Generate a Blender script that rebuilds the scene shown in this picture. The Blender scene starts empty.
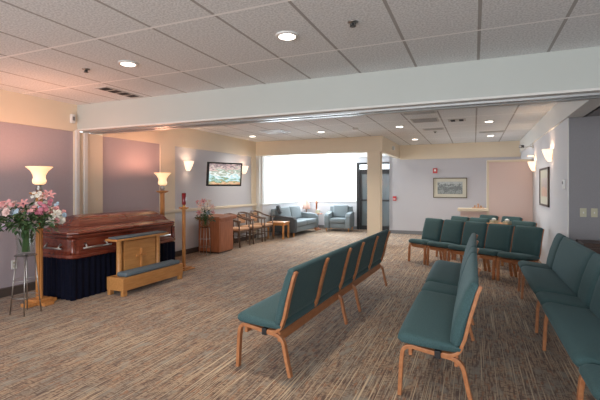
import bpy, bmesh, math, random
from mathutils import Vector, Matrix
random.seed(7)
PI = math.pi
S = bpy.context.scene
COL = S.collection

# ------------------------------------------------------------------ camera
cam_d = bpy.data.cameras.new('camera'); cam = bpy.data.objects.new('camera', cam_d); COL.objects.link(cam)
cam.location = (0, 0, 1.46)
cam.rotation_euler = (PI/2, 0, math.atan(174/406))
cam_d.sensor_width = 36; cam_d.lens = 406/600*36
cam_d.shift_y = -13/600
cam_d.clip_end = 200; cam_d.clip_start = .05
S.camera = cam

# ------------------------------------------------------------------ world, light, exposure
W = bpy.data.worlds.new('world'); S.world = W; W.use_nodes = True
W.node_tree.nodes['Background'].inputs[0].default_value = (.90, .95, 1.0, 1)
W.node_tree.nodes['Background'].inputs[1].default_value = 1.9
S.view_settings.view_transform = 'Standard'; S.view_settings.look = 'None'
S.view_settings.exposure = 0.12; S.view_settings.gamma = 1; S.view_settings.use_curve_mapping = False
S.cycles.max_bounces = 8; S.cycles.diffuse_bounces = 5; S.cycles.use_denoising = True
S.cycles.sample_clamp_indirect = 4

def area(name, loc, rot, sx, sy, power, color):
    l = bpy.data.lights.new(name, 'AREA'); l.shape = 'RECTANGLE'; l.size = sx; l.size_y = sy; l.energy = power; l.color = color
    o = bpy.data.objects.new(name, l); COL.objects.link(o); o.location = loc; o.rotation_euler = rot
    return o
# daylight outside the lounge windows and an added, unseen fill light behind the camera
area('daylight_far', (-4.9, 14.6, 1.9), (-PI/2, 0, 0), 4.6, 3.4, 620, (.86, .94, 1.0))
area('daylight_side', (-6.9, 12.8, 1.9), (0, -PI/2, 0), 3.4, 5.4, 620, (.86, .94, 1.0))
area('fill_rear', (-1.6, -3.6, 1.5), (PI/2, 0, 0), 7.0, 2.2, 230, (.95, .97, 1.0))

# ------------------------------------------------------------------ materials
def nt(name):
    m = bpy.data.materials.new(name); m.use_nodes = True
    return m, m.node_tree.nodes, m.node_tree.links, m.node_tree.nodes['Principled BSDF']
def setin(b, **k):
    for a, v in k.items():
        b.inputs[a.replace('_', ' ')].default_value = v
def c4(c): return (c[0], c[1], c[2], 1)
def mat(name, col, rough=.6, noise=0, scale=20, bump=0, metallic=0, stretch=(1,1,1), col2=None, spec=.5, emit=None, es=0, coat=0, trans=0):
    m, N, L, b = nt(name)
    setin(b, Base_Color=c4(col), Roughness=rough, Metallic=metallic)
    b.inputs['Specular IOR Level'].default_value = spec
    if coat: b.inputs['Coat Weight'].default_value = coat; b.inputs['Coat Roughness'].default_value = .15
    if trans: b.inputs['Transmission Weight'].default_value = trans
    if emit: b.inputs['Emission Color'].default_value = c4(emit); b.inputs['Emission Strength'].default_value = es
    tc = N.new('ShaderNodeTexCoord'); mp = N.new('ShaderNodeMapping'); mp.inputs['Scale'].default_value = stretch
    no = N.new('ShaderNodeTexNoise'); no.inputs['Scale'].default_value = scale; no.inputs['Detail'].default_value = 4
    L.new(tc.outputs['Object'], mp.inputs[0]); L.new(mp.outputs[0], no.inputs['Vector'])
    if noise or col2:
        r = N.new('ShaderNodeValToRGB')
        c2 = col2 or tuple(x*(1-noise) for x in col)
        r.color_ramp.elements[0].color = c4(c2); r.color_ramp.elements[1].color = c4(col)
        r.color_ramp.elements[0].position = .3; r.color_ramp.elements[1].position = .7
        L.new(no.outputs['Fac'], r.inputs[0]); L.new(r.outputs[0], b.inputs['Base Color'])
    if bump:
        bp = N.new('ShaderNodeBump'); bp.inputs['Strength'].default_value = bump; bp.inputs['Distance'].default_value = .004
        L.new(no.outputs['Fac'], bp.inputs['Height']); L.new(bp.outputs[0], b.inputs['Normal'])
    return m

M = {}
M['cream'] = mat('cream_paint', (.76, .66, .51), .7, .03, 3)
M['beam'] = mat('beam_paint', (.50, .53, .50), .6, .02, 3)
M['white'] = mat('white_trim', (.72, .71, .68), .5, .03, 5)
M['vinyl'] = mat('grey_wallcovering', (.56, .555, .59), .75, .05, 90, .15)
M['mauve'] = mat('mauve_wallcovering', (.44, .38, .41), .8, .07, 90, .15)
M['pale'] = mat('pale_lilac_wall', (.68, .67, .69), .7, .04, 60, .1)
M['rose'] = mat('rose_wall', (.74, .58, .53), .75, .04, 60, .1)
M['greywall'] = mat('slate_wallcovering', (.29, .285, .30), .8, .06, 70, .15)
M['base'] = mat('dark_baseboard', (.10, .075, .065), .5, .1, 10)
M['basegrey'] = mat('grey_baseboard', (.20, .20, .21), .5, .1, 10)
M['track'] = mat('aluminium_track', (.42, .43, .43), .35, .05, 8, metallic=.7)
M['oak'] = mat('light_oak', (.60, .27, .085), .38, 0, 6, .05, stretch=(8, 8, 1), col2=(.46, .19, .055))
M['maple'] = mat('maple', (.55, .27, .09), .38, 0, 5, .04, stretch=(7, 1, 7), col2=(.44, .195, .06))
M['cherry'] = mat('cherry_veneer', (.46, .16, .07), .4, 0, 5, .05, stretch=(6, 6, 1), col2=(.34, .11, .045))
M['bench'] = mat('beech_bentwood', (.46, .195, .080), .36, 0, 9, .04, stretch=(3, 1, 3), col2=(.34, .125, .048))
M['mahog'] = mat('polished_mahogany', (.21, .045, .022), .22, 0, 4, .03, stretch=(7, .8, 7), col2=(.11, .020, .012), coat=.6)
M['green'] = mat('teal_green_upholstery', (.050, .108, .112), .85, 0, 160, .35, col2=(.028, .066, .071))
g_ = M['green'].node_tree.nodes['Principled BSDF']; g_.inputs['Sheen Weight'].default_value = .10; g_.inputs['Sheen Roughness'].default_value = .4; g_.inputs['Sheen Tint'].default_value = (.55, .85, .95, 1)
M['navy'] = mat('navy_velvet', (.004, .005, .016), .9, 0, 30, .1, spec=.15, col2=(.002, .003, .010))
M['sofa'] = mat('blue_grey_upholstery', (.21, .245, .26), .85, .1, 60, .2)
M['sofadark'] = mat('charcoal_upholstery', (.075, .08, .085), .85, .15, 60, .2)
M['bluepad'] = mat('slate_blue_pad', (.11, .15, .18), .8, .15, 60, .2)
M['darkwood'] = mat('walnut_stained_wood', (.075, .035, .022), .4, .3, 8, .05, stretch=(6, 1, 6))
M['armwood'] = mat('brown_bentwood', (.17, .10, .065), .4, .3, 8, .05)
M['tan'] = mat('tan_upholstery', (.62, .36, .21), .8, .1, 50, .1)
M['steel'] = mat('polished_steel', (.42, .40, .38), .38, .05, 10, metallic=1)
M['black'] = mat('black_plastic', (.015, .015, .017), .4, .1, 10)
M['whitep'] = mat('white_plastic', (.75, .75, .73), .4, .03, 10)
M['almond'] = mat('almond_plastic', (.52, .50, .36), .4, .03, 10)
M['red'] = mat('red_plastic', (.55, .03, .035), .35, .05, 10)
M['redglass'] = mat('red_votive_glass', (.20, .006, .014), .12, .1, 10, coat=.5, emit=(.6, .01, .02), es=.02)
M['brass'] = mat('brass', (.70, .42, .14), .25, .05, 10, metallic=1)
M['leaf'] = mat('leaf_green', (.045, .11, .035), .5, .5, 30, .1)
M['stem'] = mat('stem_green', (.08, .16, .05), .5, .3, 30)
for n, c in dict(pink=(.80, .38, .38), blush=(.82, .60, .56), ivory=(.78, .74, .66), lilac=(.60, .46, .58), blue=(.42, .55, .66), purple=(.16, .05, .12), magenta=(.52, .16, .22)).items():
    M['f_'+n] = mat(n+'_petal', c, .6, .2, 40)
M['shade'] = mat('frosted_lamp_glass', (.95, .80, .62), .4, .03, 10, emit=(1, .58, .27), es=.95)
M['sconce'] = mat('frosted_sconce_glass', (.95, .85, .75), .4, .03, 10, emit=(1, .74, .52), es=1.05)
M['lens'] = mat('downlight_lens', (.95, .93, .88), .4, .03, 10, emit=(1, .9, .78), es=6)
M['dark_void'] = mat('dark_slot', (.02, .018, .018), .8, .1, 10)
M['louvre'] = mat('white_louvre', (.55, .54, .52), .5, .05, 10)
M['lampshade'] = mat('salmon_lampshade', (.66, .40, .32), .7, .1, 30)
M['doorglass'] = mat('grey_tinted_glass', (.16, .19, .20), .12, .1, 3, spec=.8)
M['bronze'] = mat('dark_bronze_frame', (.035, .035, .037), .35, .1, 10, metallic=.4)
M['mat_board'] = mat('cream_mat_board', (.62, .60, .50), .7, .03, 10)
M['goldframe'] = mat('antique_frame', (.13, .10, .06), .4, .2, 30, metallic=.5)

def glass(name, tint=(1, 1, 1), w=.12):
    m = bpy.data.materials.new(name); m.use_nodes = True; N = m.node_tree.nodes; L = m.node_tree.links; N.clear()
    o = N.new('ShaderNodeOutputMaterial'); t = N.new('ShaderNodeBsdfTransparent'); g = N.new('ShaderNodeBsdfGlossy'); x = N.new('ShaderNodeMixShader'); f = N.new('ShaderNodeLayerWeight'); f.inputs[0].default_value = w
    t.inputs[0].default_value = c4(tint); g.inputs['Roughness'].default_value = .03
    pw = N.new('ShaderNodeMath'); pw.operation = 'MULTIPLY'; pw.inputs[1].default_value = .45; L.new(f.outputs['Facing'], pw.inputs[0]); L.new(pw.outputs[0], x.inputs[0]); L.new(t.outputs[0], x.inputs[1]); L.new(g.outputs[0], x.inputs[2]); L.new(x.outputs[0], o.inputs[0])
    return m
M['pane'] = glass('window_glass', (.97, .99, 1))
M['vase'] = glass('clear_vase_glass', (.94, .97, .96), .2)
M['acrylic'] = glass('clear_acrylic', (.72, .72, .70), .4)

def carpet():
    m, N, L, b = nt('striped_carpet')
    setin(b, Roughness=.95); b.inputs['Specular IOR Level'].default_value = .25
    b.inputs['Sheen Weight'].default_value = .12; b.inputs['Sheen Roughness'].default_value = .5
    tc = N.new('ShaderNodeTexCoord'); O = tc.outputs['Object']
    def noise(sc, lo, hi, det=2, w=(0, 0, 0)):
        mp = N.new('ShaderNodeMapping'); mp.inputs['Scale'].default_value = sc; mp.inputs['Location'].default_value = w
        no = N.new('ShaderNodeTexNoise'); no.inputs['Scale'].default_value = 1; no.inputs['Detail'].default_value = det
        mr = N.new('ShaderNodeMapRange'); mr.inputs['From Min'].default_value = lo; mr.inputs['From Max'].default_value = hi
        L.new(O, mp.inputs[0]); L.new(mp.outputs[0], no.inputs['Vector']); L.new(no.outputs['Fac'], mr.inputs[0]); return mr.outputs[0]
    def mix(f, A, col, mode='MIX'):
        x = N.new('ShaderNodeMix'); x.data_type = 'RGBA'; x.blend_type = mode
        if isinstance(f, float): x.inputs[0].default_value = f
        else: L.new(f, x.inputs[0])
        if isinstance(A, tuple): x.inputs[6].default_value = c4(A)
        else: L.new(A, x.inputs[6])
        x.inputs[7].default_value = c4(col); return x.outputs[2]
    c = mix(noise((7, 2.2, 1), .42, .60, 3), (.36, .235, .142), (.27, .205, .145))      # warm taupe against grey taupe
    c = mix(noise((70, 7, 1), .48, .62, 2, (3, 1, 0)), c, (.115, .062, .040))             # dark brown yarns
    c = mix(noise((24, 55, 1), .50, .66, 2, (1, 5, 0)), c, (.115, .064, .040))            # short cross ribs
    c = mix(noise((45, 9, 1), .57, .68, 2, (8, 2, 0)), c, (.28, .125, .06))               # russet yarns
    c = mix(noise((9, 5, 1), .56, .70, 2, (2, 9, 0)), c, (.26, .22, .17))                # grey patches
    c = mix(noise((120, .9, 1), .585, .66, 1, (5, 7, 0)), c, (.56, .42, .27))             # thin pale lines
    L.new(c, b.inputs['Base Color'])
    return m
M['carpet'] = carpet()

def ceiling_mat():
    m, N, L, b = nt('acoustic_ceiling_tiles')
    setin(b, Roughness=.9); b.inputs['Specular IOR Level'].default_value = .2
    g = N.new('ShaderNodeNewGeometry'); sp = N.new('ShaderNodeSeparateXYZ'); L.new(g.outputs['Position'], sp.inputs[0])
    def math_(op, a, v=None, v2=None):
        n = N.new('ShaderNodeMath'); n.operation = op
        for i, x in enumerate((a, v, v2)):
            if x is None: continue
            if isinstance(x, (int, float)): n.inputs[i].default_value = x
            else: L.new(x, n.inputs[i])
        return n.outputs[0]
    def line(axis, off, pitch, w):
        s = math_('ADD', axis, off); q = math_('DIVIDE', s, pitch); f = math_('FRACT', q)
        a = math_('SUBTRACT', f, .5); a = math_('ABSOLUTE', a)       # .5 at the line
        return math_('GREATER_THAN', a, .5 - w/pitch/2)
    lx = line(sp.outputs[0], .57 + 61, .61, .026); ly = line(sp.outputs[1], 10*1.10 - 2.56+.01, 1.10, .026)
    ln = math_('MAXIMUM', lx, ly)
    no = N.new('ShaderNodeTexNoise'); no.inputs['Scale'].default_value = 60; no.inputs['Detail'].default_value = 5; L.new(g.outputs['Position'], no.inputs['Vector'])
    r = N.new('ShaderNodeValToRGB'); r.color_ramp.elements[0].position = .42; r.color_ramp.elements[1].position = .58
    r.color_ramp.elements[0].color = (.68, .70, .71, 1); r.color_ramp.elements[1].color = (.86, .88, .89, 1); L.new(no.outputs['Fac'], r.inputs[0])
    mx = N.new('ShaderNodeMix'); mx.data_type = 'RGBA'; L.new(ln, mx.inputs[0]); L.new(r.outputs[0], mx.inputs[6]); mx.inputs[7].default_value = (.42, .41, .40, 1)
    m2 = N.new('ShaderNodeMix'); m2.data_type = 'RGBA'; L.new(ly, m2.inputs[0]); L.new(mx.outputs[2], m2.inputs[6]); m2.inputs[7].default_value = (1, 1, 1, 1)  # light on the grid put into colour: crosswise bars pale, lengthwise bars dark
    L.new(m2.outputs[2], b.inputs['Base Color'])
    bp = N.new('ShaderNodeBump'); bp.inputs['Strength'].default_value = .5; bp.inputs['Distance'].default_value = .006; L.new(no.outputs['Fac'], bp.inputs['Height']); L.new(bp.outputs[0], b.inputs['Normal'])
    return m
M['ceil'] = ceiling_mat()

def art_mat(name, stops, emit=0, scale=2.2, dist=1.0, axis=2, gmix=.55, sc=(1, 1, 1)):
    """a plain generic landscape made of noise and a vertical ramp"""
    m, N, L, b = nt(name)
    tc = N.new('ShaderNodeTexCoord'); sp = N.new('ShaderNodeSeparateXYZ'); L.new(tc.outputs['Generated'], sp.inputs[0])
    mp = N.new('ShaderNodeMapping'); mp.inputs['Scale'].default_value = sc; L.new(tc.outputs['Generated'], mp.inputs[0])
    no = N.new('ShaderNodeTexNoise'); no.inputs['Scale'].default_value = scale; no.inputs['Detail'].default_value = 5; no.inputs['Distortion'].default_value = dist
    L.new(mp.outputs[0], no.inputs['Vector'])
    mx = N.new('ShaderNodeMix'); mx.data_type = 'FLOAT'; mx.inputs[0].default_value = gmix; L.new(no.outputs['Fac'], mx.inputs[2]); L.new(sp.outputs[axis], mx.inputs[3])
    r = N.new('ShaderNodeValToRGB'); R = r.color_ramp
    R.elements[0].position = stops[0][0]; R.elements[0].color = c4(stops[0][1]); R.elements[1].position = stops[-1][0]; R.elements[1].color = c4(stops[-1][1])
    for p, c in stops[1:-1]:
        e = R.elements.new(p); e.color = c4(c)
    L.new(mx.outputs[0], r.inputs[0]); L.new(r.outputs[0], b.inputs['Base Color']); setin(b, Roughness=.3)
    if emit:
        setin(b, Base_Color=(0, 0, 0, 1)); L.remove(b.inputs['Base Color'].links[0]); b.inputs['Base Color'].default_value = (.01, .01, .01, 1)
        L.new(r.outputs[0], b.inputs['Emission Color']); b.inputs['Emission Strength'].default_value = emit
    return m
M['screen'] = art_mat('tv_landscape', [(.20, (.55, .25, .10)), (.30, (.85, .55, .35)), (.36, (.20, .30, .12)), (.43, (.55, .80, .85)), (.50, (.95, .95, .90)), (.56, (.30, .40, .30)), (.62, (.85, .65, .60)), (.68, (.20, .16, .18)), (.76, (.85, .60, .55)), (.88, (.90, .85, .85))], 1.0, 5, .8, 2, .45, (1, 1, 1.5))
M['print'] = art_mat('landscape_print', [(.25, (.10, .12, .10)), (.38, (.26, .28, .26)), (.46, (.05, .06, .055)), (.55, (.12, .14, .13)), (.62, (.36, .38, .36)), (.8, (.42, .44, .44))], 0, 6, .8, 2, .35, (2, 1, 1))
M['print_tall'] = art_mat('tall_print', [(.25, (.50, .30, .22)), (.42, (.60, .40, .30)), (.55, (.40, .36, .36)), (.8, (.55, .50, .46))], 0, 4, .5, 2, .5)

# ------------------------------------------------------------------ mesh helpers
class MB:
    def __init__(s): s.b = bmesh.new()
    def box(s, x0, x1, y0, y1, z0, z1, bev=0, seg=2, mtx=None):
        g = bmesh.ops.create_cube(s.b, size=1); vs = g['verts']
        bmesh.ops.scale(s.b, vec=(abs(x1-x0), abs(y1-y0), abs(z1-z0)), verts=vs)
        bmesh.ops.translate(s.b, vec=((x0+x1)/2, (y0+y1)/2, (z0+z1)/2), verts=vs)
        if bev:
            es = list({e for v in vs for e in v.link_edges})
            r = bmesh.ops.bevel(s.b, geom=es, offset=bev, segments=seg, affect='EDGES', profile=.5)
            vs = list({v for f in r['faces'] for v in f.verts} | {v for v in vs if v.is_valid})
        if mtx: bmesh.ops.transform(s.b, matrix=mtx, verts=vs)
        return s
    def tube(s, pts, r, n=8, caps=True):
        pts = [Vector(p) for p in pts]; rr = r if isinstance(r, (list, tuple)) else [r]*len(pts)
        rings = []; up = None
        for i, p in enumerate(pts):
            t = (pts[min(i+1, len(pts)-1)] - pts[max(i-1, 0)]).normalized()
            if up is None: up = Vector((0, 0, 1)) if abs(t.z) < .9 else Vector((1, 0, 0))
            a = t.cross(up).normalized(); b = a.cross(t).normalized(); up = b
            rings.append([s.b.verts.new(p + (a*math.cos(2*PI*k/n) + b*math.sin(2*PI*k/n))*rr[i]) for k in range(n)])
        s.skin(rings, True, caps); return s
    def skin(s, rings, closed=True, caps=True):
        for A, B in zip(rings, rings[1:]):
            n = len(A)
            for k in range(n if closed else n-1):
                s.b.faces.new((A[k], A[(k+1) % n], B[(k+1) % n], B[k]))
        if caps:
            s.b.faces.new(list(reversed(rings[0]))); s.b.faces.new(rings[-1])
    def ribbon(s, path, y0, y1, th):
        """rectangular section swept along a path in the x-z plane; th may be a list"""
        P = [Vector((p[0], 0, p[1])) for p in path]; rings = []
        tt = th if isinstance(th, (list, tuple)) else [th]*len(P)
        for i, p in enumerate(P):
            t = (P[min(i+1, len(P)-1)] - P[max(i-1, 0)]).normalized(); nrm = Vector((-t.z, 0, t.x))*tt[i]/2
            rings.append([s.b.verts.new((q.x, y, q.z)) for q, y in ((p+nrm, y0), (p+nrm, y1), (p-nrm, y1), (p-nrm, y0))])
        s.skin(rings); return s
    def lathe(s, prof, n=24, loc=(0, 0, 0), cap0=True, cap1=True):
        rings = []
        for r, z in prof:
            rings.append([s.b.verts.new((loc[0]+r*math.cos(2*PI*k/n), loc[1]+r*math.sin(2*PI*k/n), loc[2]+z)) for k in range(n)])
        s.skin(rings, True, False)
        if cap0: s.b.faces.new(list(reversed(rings[0])))
        if cap1: s.b.faces.new(rings[-1])
        return s
    def prism(s, poly, z0, z1):
        s.skin([[s.b.verts.new((x, y, z)) for x, y in poly] for z in (z0, z1)]); return s
    def loft(s, rings, closed=True, caps=True):
        s.skin([[s.b.verts.new(p) for p in R] for R in rings], closed, caps); return s
    def grid(s, f, nu, nv, cu=False):
        V = [[s.b.verts.new(f(i/nu, j/nv)) for i in range(nu+1)] for j in range(nv+1)]
        for j in range(nv):
            for i in range(nu): s.b.faces.new((V[j][i], V[j][i+1], V[j+1][i+1], V[j+1][i]))
        return s
    def xf(s, m): bmesh.ops.transform(s.b, matrix=m, verts=s.b.verts); return s
    def build(s, name, m, parent=None, smooth=False, loc=None, bevmod=0, label=None):
        bmesh.ops.recalc_face_normals(s.b, faces=s.b.faces)
        me = bpy.data.meshes.new(name); s.b.to_mesh(me); s.b.free()
        if isinstance(m, str): m = M[m]
        me.materials.append(m)
        if smooth:
            for p in me.polygons: p.use_smooth = True
        o = bpy.data.objects.new(name, me); COL.objects.link(o)
        if parent: o.parent = parent
        if loc: o.location = loc
        if bevmod:
            b = o.modifiers.new('bevel', 'BEVEL'); b.width = bevmod; b.segments = 2; b.limit_method = 'ANGLE'
        if label: o['label'] = label
        return o

def thing(name, label, cat, loc=(0, 0, 0), rz=0, group=None):
    o = bpy.data.objects.new(name, None); COL.objects.link(o); o.location = loc; o.rotation_euler = (0, 0, rz); o.empty_display_size = .1
    o['label'] = label; o['category'] = cat
    if group: o['group'] = group
    return o
def tag(o, label, cat, group=None):
    o['label'] = label; o['category'] = cat
    if group: o['group'] = group
    return o
def struct(o): o['kind'] = 'structure'; return o
def dup(root, loc, rz, label, group=None):
    r = root.copy(); COL.objects.link(r); r.location = loc; r.rotation_euler = (0, 0, rz); r['label'] = label
    if group: r['group'] = group
    for ch in list(root.children):
        c = ch.copy(); COL.objects.link(c); c.parent = r
        for g in list(ch.children):
            d = g.copy(); COL.objects.link(d); d.parent = c
    return r
def point(name, loc, power, color, r=.05, parent=None):
    l = bpy.data.lights.new(name, 'POINT'); l.energy = power; l.color = color; l.shadow_soft_size = r
    o = bpy.data.objects.new(name, l); COL.objects.link(o); o.location = loc
    if parent: o.parent = parent
    return o

# ------------------------------------------------------------------ setting
CH = 2.75; XL = -5.75; XR = 1.2; YB = 4.5; YH = 10.2; YF = 12.9; YA = 13.7; XA = -5.62
struct(MB().box(XL-.3, 2.6, -3, YA+.3, -.05, 0).build('floor', 'carpet'))
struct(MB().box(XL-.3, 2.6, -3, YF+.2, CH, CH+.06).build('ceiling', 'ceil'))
# left wall: cream upper band, recessed wallcovering panels, white posts
def leftpanel(y0, y1, z0, z1, m): struct(MB().box(XL-.10, XL-.035, y0, y1, z0, z1).build('wall_left', m))
mb = MB()
mb.box(XL-.2, XL, -3, YB, 2.33, CH)                     # band over the near panel
mb.box(XL-.2, XL, 4.455, 4.98, 0, 2.33)
mb.box(XL-.2, XL, 4.98, YH, 2.32, CH)
mb.box(XL-.2, XL, 6.36, 6.78, 0, 2.32)
mb.box(XL-.2, XL, 10.0, YH+.12, 0, 2.32)
mb.box(XL-.2, XL-.1, -3, 10.0, 0, 2.33)
struct(mb.build('wall_left', 'cream'))
leftpanel(-3, 4.455, .10, 2.33, 'mauve'); leftpanel(4.98, 6.36, 0, 2.32, 'mauve'); leftpanel(6.78, 10.0, .9, 2.32, 'vinyl')
struct(MB().box(XL-.10, XL-.0, 6.78, 10.0, 0, .93).build('wall_left', 'pale'))
struct(MB().box(XL-.04, XL+.025, -3, 4.45, 0, .11, .004).build('baseboard_left', 'base'))
struct(MB().box(XL, XL+.02, 4.46, 10.3, 0, .11, .004).build('baseboard_left', 'base'))
struct(MB().box(XL, XL+.035, 6.36, YH+.1, .925, .99, .01).build('trim_1', 'cream'))
# partition posts under the beam
struct(MB().box(XL, XL+.04, 4.455, 4.515, 0, 2.36, .005).build('trim_2', 'white'))
struct(MB().box(XL, XL+.04, 4.60, 4.66, 0, 2.36, .005).build('trim_3', 'white'))
# main beam
struct(MB().box(XL, 2.6, YB, 4.95, 2.37, CH).build('wall_beam', 'beam'))
struct(MB().box(XL, 2.6, YB-.012, 4.962, 2.345, 2.37, .003).build('trim_4', 'white'))
struct(MB().box(XL, 2.6, YB+.10, YB+.16, 2.325, 2.345).box(XL, 2.6, YB+.24, YB+.30, 2.325, 2.345).build('trim_5', 'track'))
# right side: bulkhead, sconce wall, slate wall of the side bay
struct(MB().box(XR-.03, XR+.2, 4.95, YF, 2.42, CH).build('wall_right', 'white'))
struct(MB().box(XR, XR+.2, 6.65, YF, 0, 2.42).build('wall_right', 'pale'))
struct(MB().box(XR+.006, 2.6, 6.64, 6.70, 0, 2.42).build('wall_right', 'greywall'))
struct(MB().box(XR-.004, XR+.008, 6.632, 6.66, 0, 2.42).build('trim_6', 'white'))
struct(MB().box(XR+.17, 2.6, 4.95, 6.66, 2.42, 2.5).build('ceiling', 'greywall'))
struct(MB().box(2.5, 2.7, -3, 6.65, 0, CH).build('wall_right', 'pale'))
# far wall and its soffit, lounge header and pillar
struct(MB().box(-2.46, XR+.2, YF, YF+.2, 0, CH).build('wall_far', 'vinyl'))
struct(MB().box(-2.12, XR, YF-.08, YF, 2.31, CH).build('wall_far', 'cream'))
struct(MB().box(-2.46, XR, YF-.015, YF, 0, .11, .004).build('baseboard_far', 'basegrey'))
struct(MB().box(XL, -2.12, YH, YH+.16, 2.35, CH).box(-2.24, -2.12, YH+.16, YF, 2.35, CH).build('wall_header', 'cream'))
struct(MB().box(-2.505, -2.18, YH-.01, YH+.28, 0, 2.36, .006).build('wall_pillar', 'cream'))
struct(MB().box(XL, XL+.10, YH+.02, YH+.16, 0, 2.36, .005).build('trim_7', 'white'))
struct(MB().box(-2.46, -2.36, YF, YA+.1, 0, CH).build('wall_lounge', 'vinyl'))
# lounge alcove
struct(MB().box(XL-.1, -2.3, YH+.16, YA+.1, 2.48, 2.55).build('ceiling', 'white'))
struct(MB().box(XL-.1, XA, YH+.16, YA, 0, .93).build('wall_left', 'pale'))
struct(MB().box(XL-.1, XA, YH+.16, YA, 2.36, 2.5).build('wall_left', 'pale'))
struct(MB().box(XL-.1, XA, YH+.16, YH+.3, .93, 2.36).build('wall_left', 'white'))
struct(MB().box(XA, -3.72, YA, YA+.1, 0, .93).build('wall_lounge', 'pale'))
struct(MB().box(XA, -3.72, YA, YA+.1, 2.44, 2.5).box(-3.72, -2.36, YA, YA+.1, 2.29, 2.5).build('wall_lounge', 'pale'))
struct(MB().box(XA, -3.72, YA-.015, YA, 0, .10, .004).build('baseboard_lounge', 'basegrey'))
struct(MB().box(XL-.1, XA+.04, YH+.1, YA, .93, .985, .01).build('trim_8', 'white'))
struct(MB().box(XA, -3.72, YA-.04, YA+.08, .93, .975, .01).build('trim_9', 'white'))
struct(MB().box(XA-.08, XA+.02, YA-.02, YA+.08, .93, 2.36, .004).build('trim_10', 'track'))
w = struct(MB().box(XA-.06, XA-.02, YH+.3, YH+.33, .985, 2.36).box(XA-.06, XA-.02, YA-.05, YA-.02, .985, 2.36).box(XA-.06, XA-.02, YH+.33, YA-.05, .985, 1.005).box(XA-.06, XA-.02, YH+.33, YA-.05, 2.34, 2.36).build('window_1', 'white'))
MB().box(XA-.045, XA-.035, YH+.33, YA-.05, 1.005, 2.34).build('window_pane', 'pane', w)
w = struct(MB().box(XA+.02, XA+.05, YA+.02, YA+.06, .975, 2.44).box(-3.75, -3.72, YA+.02, YA+.06, .975, 2.44).box(XA+.05, -3.75, YA+.02, YA+.06, .975, .995).box(XA+.05, -3.75, YA+.02, YA+.06, 2.42, 2.44).build('window_2', 'white'))
MB().box(XA+.05, -3.75, YA+.035, YA+.045, .995, 2.42).build('window_pane', 'pane', w)
# lounge door: dark frame, transom, two tinted glass leaves
d = struct(MB().box(-3.72, -3.62, YA-.05, YA+.08, 0, 2.29).box(-2.50, -2.46, YA-.05, YA+.08, 0, 2.29).box(-3.62, -2.50, YA-.05, YA+.08, 2.23, 2.29).box(-3.62, -2.50, YA-.05, YA+.08, 2.00, 2.06).box(-3.09, -3.03, YA-.05, YA+.08, 0, 2.0).build('door_1', 'bronze'))
MB().box(-3.62, -2.50, YA+.01, YA+.02, 2.06, 2.23).build('transom_pane', 'pane', d)
for x0, x1 in ((-3.62, -3.09), (-3.03, -2.50)):
    lf = MB().box(x0, x0+.07, YA-.02, YA+.03, 0, 2.0).box(x1-.07, x1, YA-.02, YA+.03, 0, 2.0).box(x0+.07, x1-.07, YA-.02, YA+.03, 0, .14).box(x0+.07, x1-.07, YA-.02, YA+.03, 1.9, 2.0).build('door_leaf', 'bronze', d)
    MB().box(x0+.07, x1-.07, YA, YA+.01, .14, 1.9).build('door_pane', 'doorglass', lf)
    MB().box(x0+.03, x1-.03, YA-.07, YA-.04, .98, 1.04, .01).box(x0+.05, x0+.08, YA-.045, YA-.02, .99, 1.03).box(x1-.08, x1-.05, YA-.045, YA-.02, .99, 1.03).build('push_bar', 'bronze', lf)
# rose partition with cream cap and the half wall with its ledge
struct(MB().box(.31, XR, 10.35, 10.5, 0, 2.03).build('wall_partition', 'rose'))
struct(MB().box(.27, XR, 10.32, 10.53, 2.03, 2.08, .006).box(.27, .32, 10.33, 10.52, 0, 2.03).build('trim_11', 'cream'))
struct(MB().box(-.30, .27, 10.37, 10.5, 0, .89).build('wall_partition', 'rose'))
struct(MB().box(-.36, .31, 10.28, 10.54, .89, .96, .01).build('trim_12', 'cream'))

# ------------------------------------------------------------------ ceiling fittings
def downlight(x, y, label, spot=9):
    t = thing('downlight', label, 'ceiling light', (x, y, CH))
    MB().lathe([(.095, -.012), (.10, -.004), (.10, 0)], 28).lathe([(.072, -.014), (.095, -.012)], 28, cap0=False, cap1=False).build('trim_ring', 'whitep', t, True)
    MB().lathe([(.071, -.016), (.071, -.006)], 28).build('lens', 'lens', t)
    l = bpy.data.lights.new('downlight_lamp', 'SPOT'); l.energy = spot*10; l.color = (1, .92, .82); l.spot_size = 2.3; l.spot_blend = .9; l.shadow_soft_size = .07
    o = bpy.data.objects.new('downlight_lamp', l); COL.objects.link(o); o.parent = t; o.location = (0, 0, -.03)
downlight(-1.46, 3.13, 'round recessed ceiling light nearest the camera, in the tiled ceiling before the beam')
downlight(-3.31, 3.18, 'round recessed ceiling light left of the nearest one, before the beam')
downlight(-5.14, 8.95, 'small recessed ceiling light beside the wall-mounted television')
downlight(-3.27, 8.87, 'recessed ceiling light behind the beam, in front of the lounge windows')
downlight(-1.45, 8.75, 'recessed ceiling light behind the beam, to the right above the pillar')
downlight(-1.46, 11.25, 'farther recessed ceiling light just right of the pillar')
downlight(.27, 8.75, 'recessed ceiling light behind the beam near the sconce wall')
downlight(.38, 11.2, 'farthest recessed ceiling light, in the tile just before the far soffit')
def sprinkler(x, y, label):
    t = thing('sprinkler', label, 'sprinkler', (x, y, CH))
    MB().lathe([(.04, -.008), (.042, 0)], 20).build('escutcheon', 'steel', t, True)
    MB().tube([(0, 0, -.005), (0, 0, -.03)], .010).lathe([(.024, -.036), (.024, -.032)], 14).box(-.02, -.015, -.004, .004, -.032, -.01).box(.015, .02, -.004, .004, -.032, -.01).build('head', 'bronze', t)
sprinkler(-.87, 3.08, 'small sprinkler head in the ceiling right of the nearest downlight')
sprinkler(-3.9, 3.16, 'small sprinkler head in the ceiling far left of the two near downlights')
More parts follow.
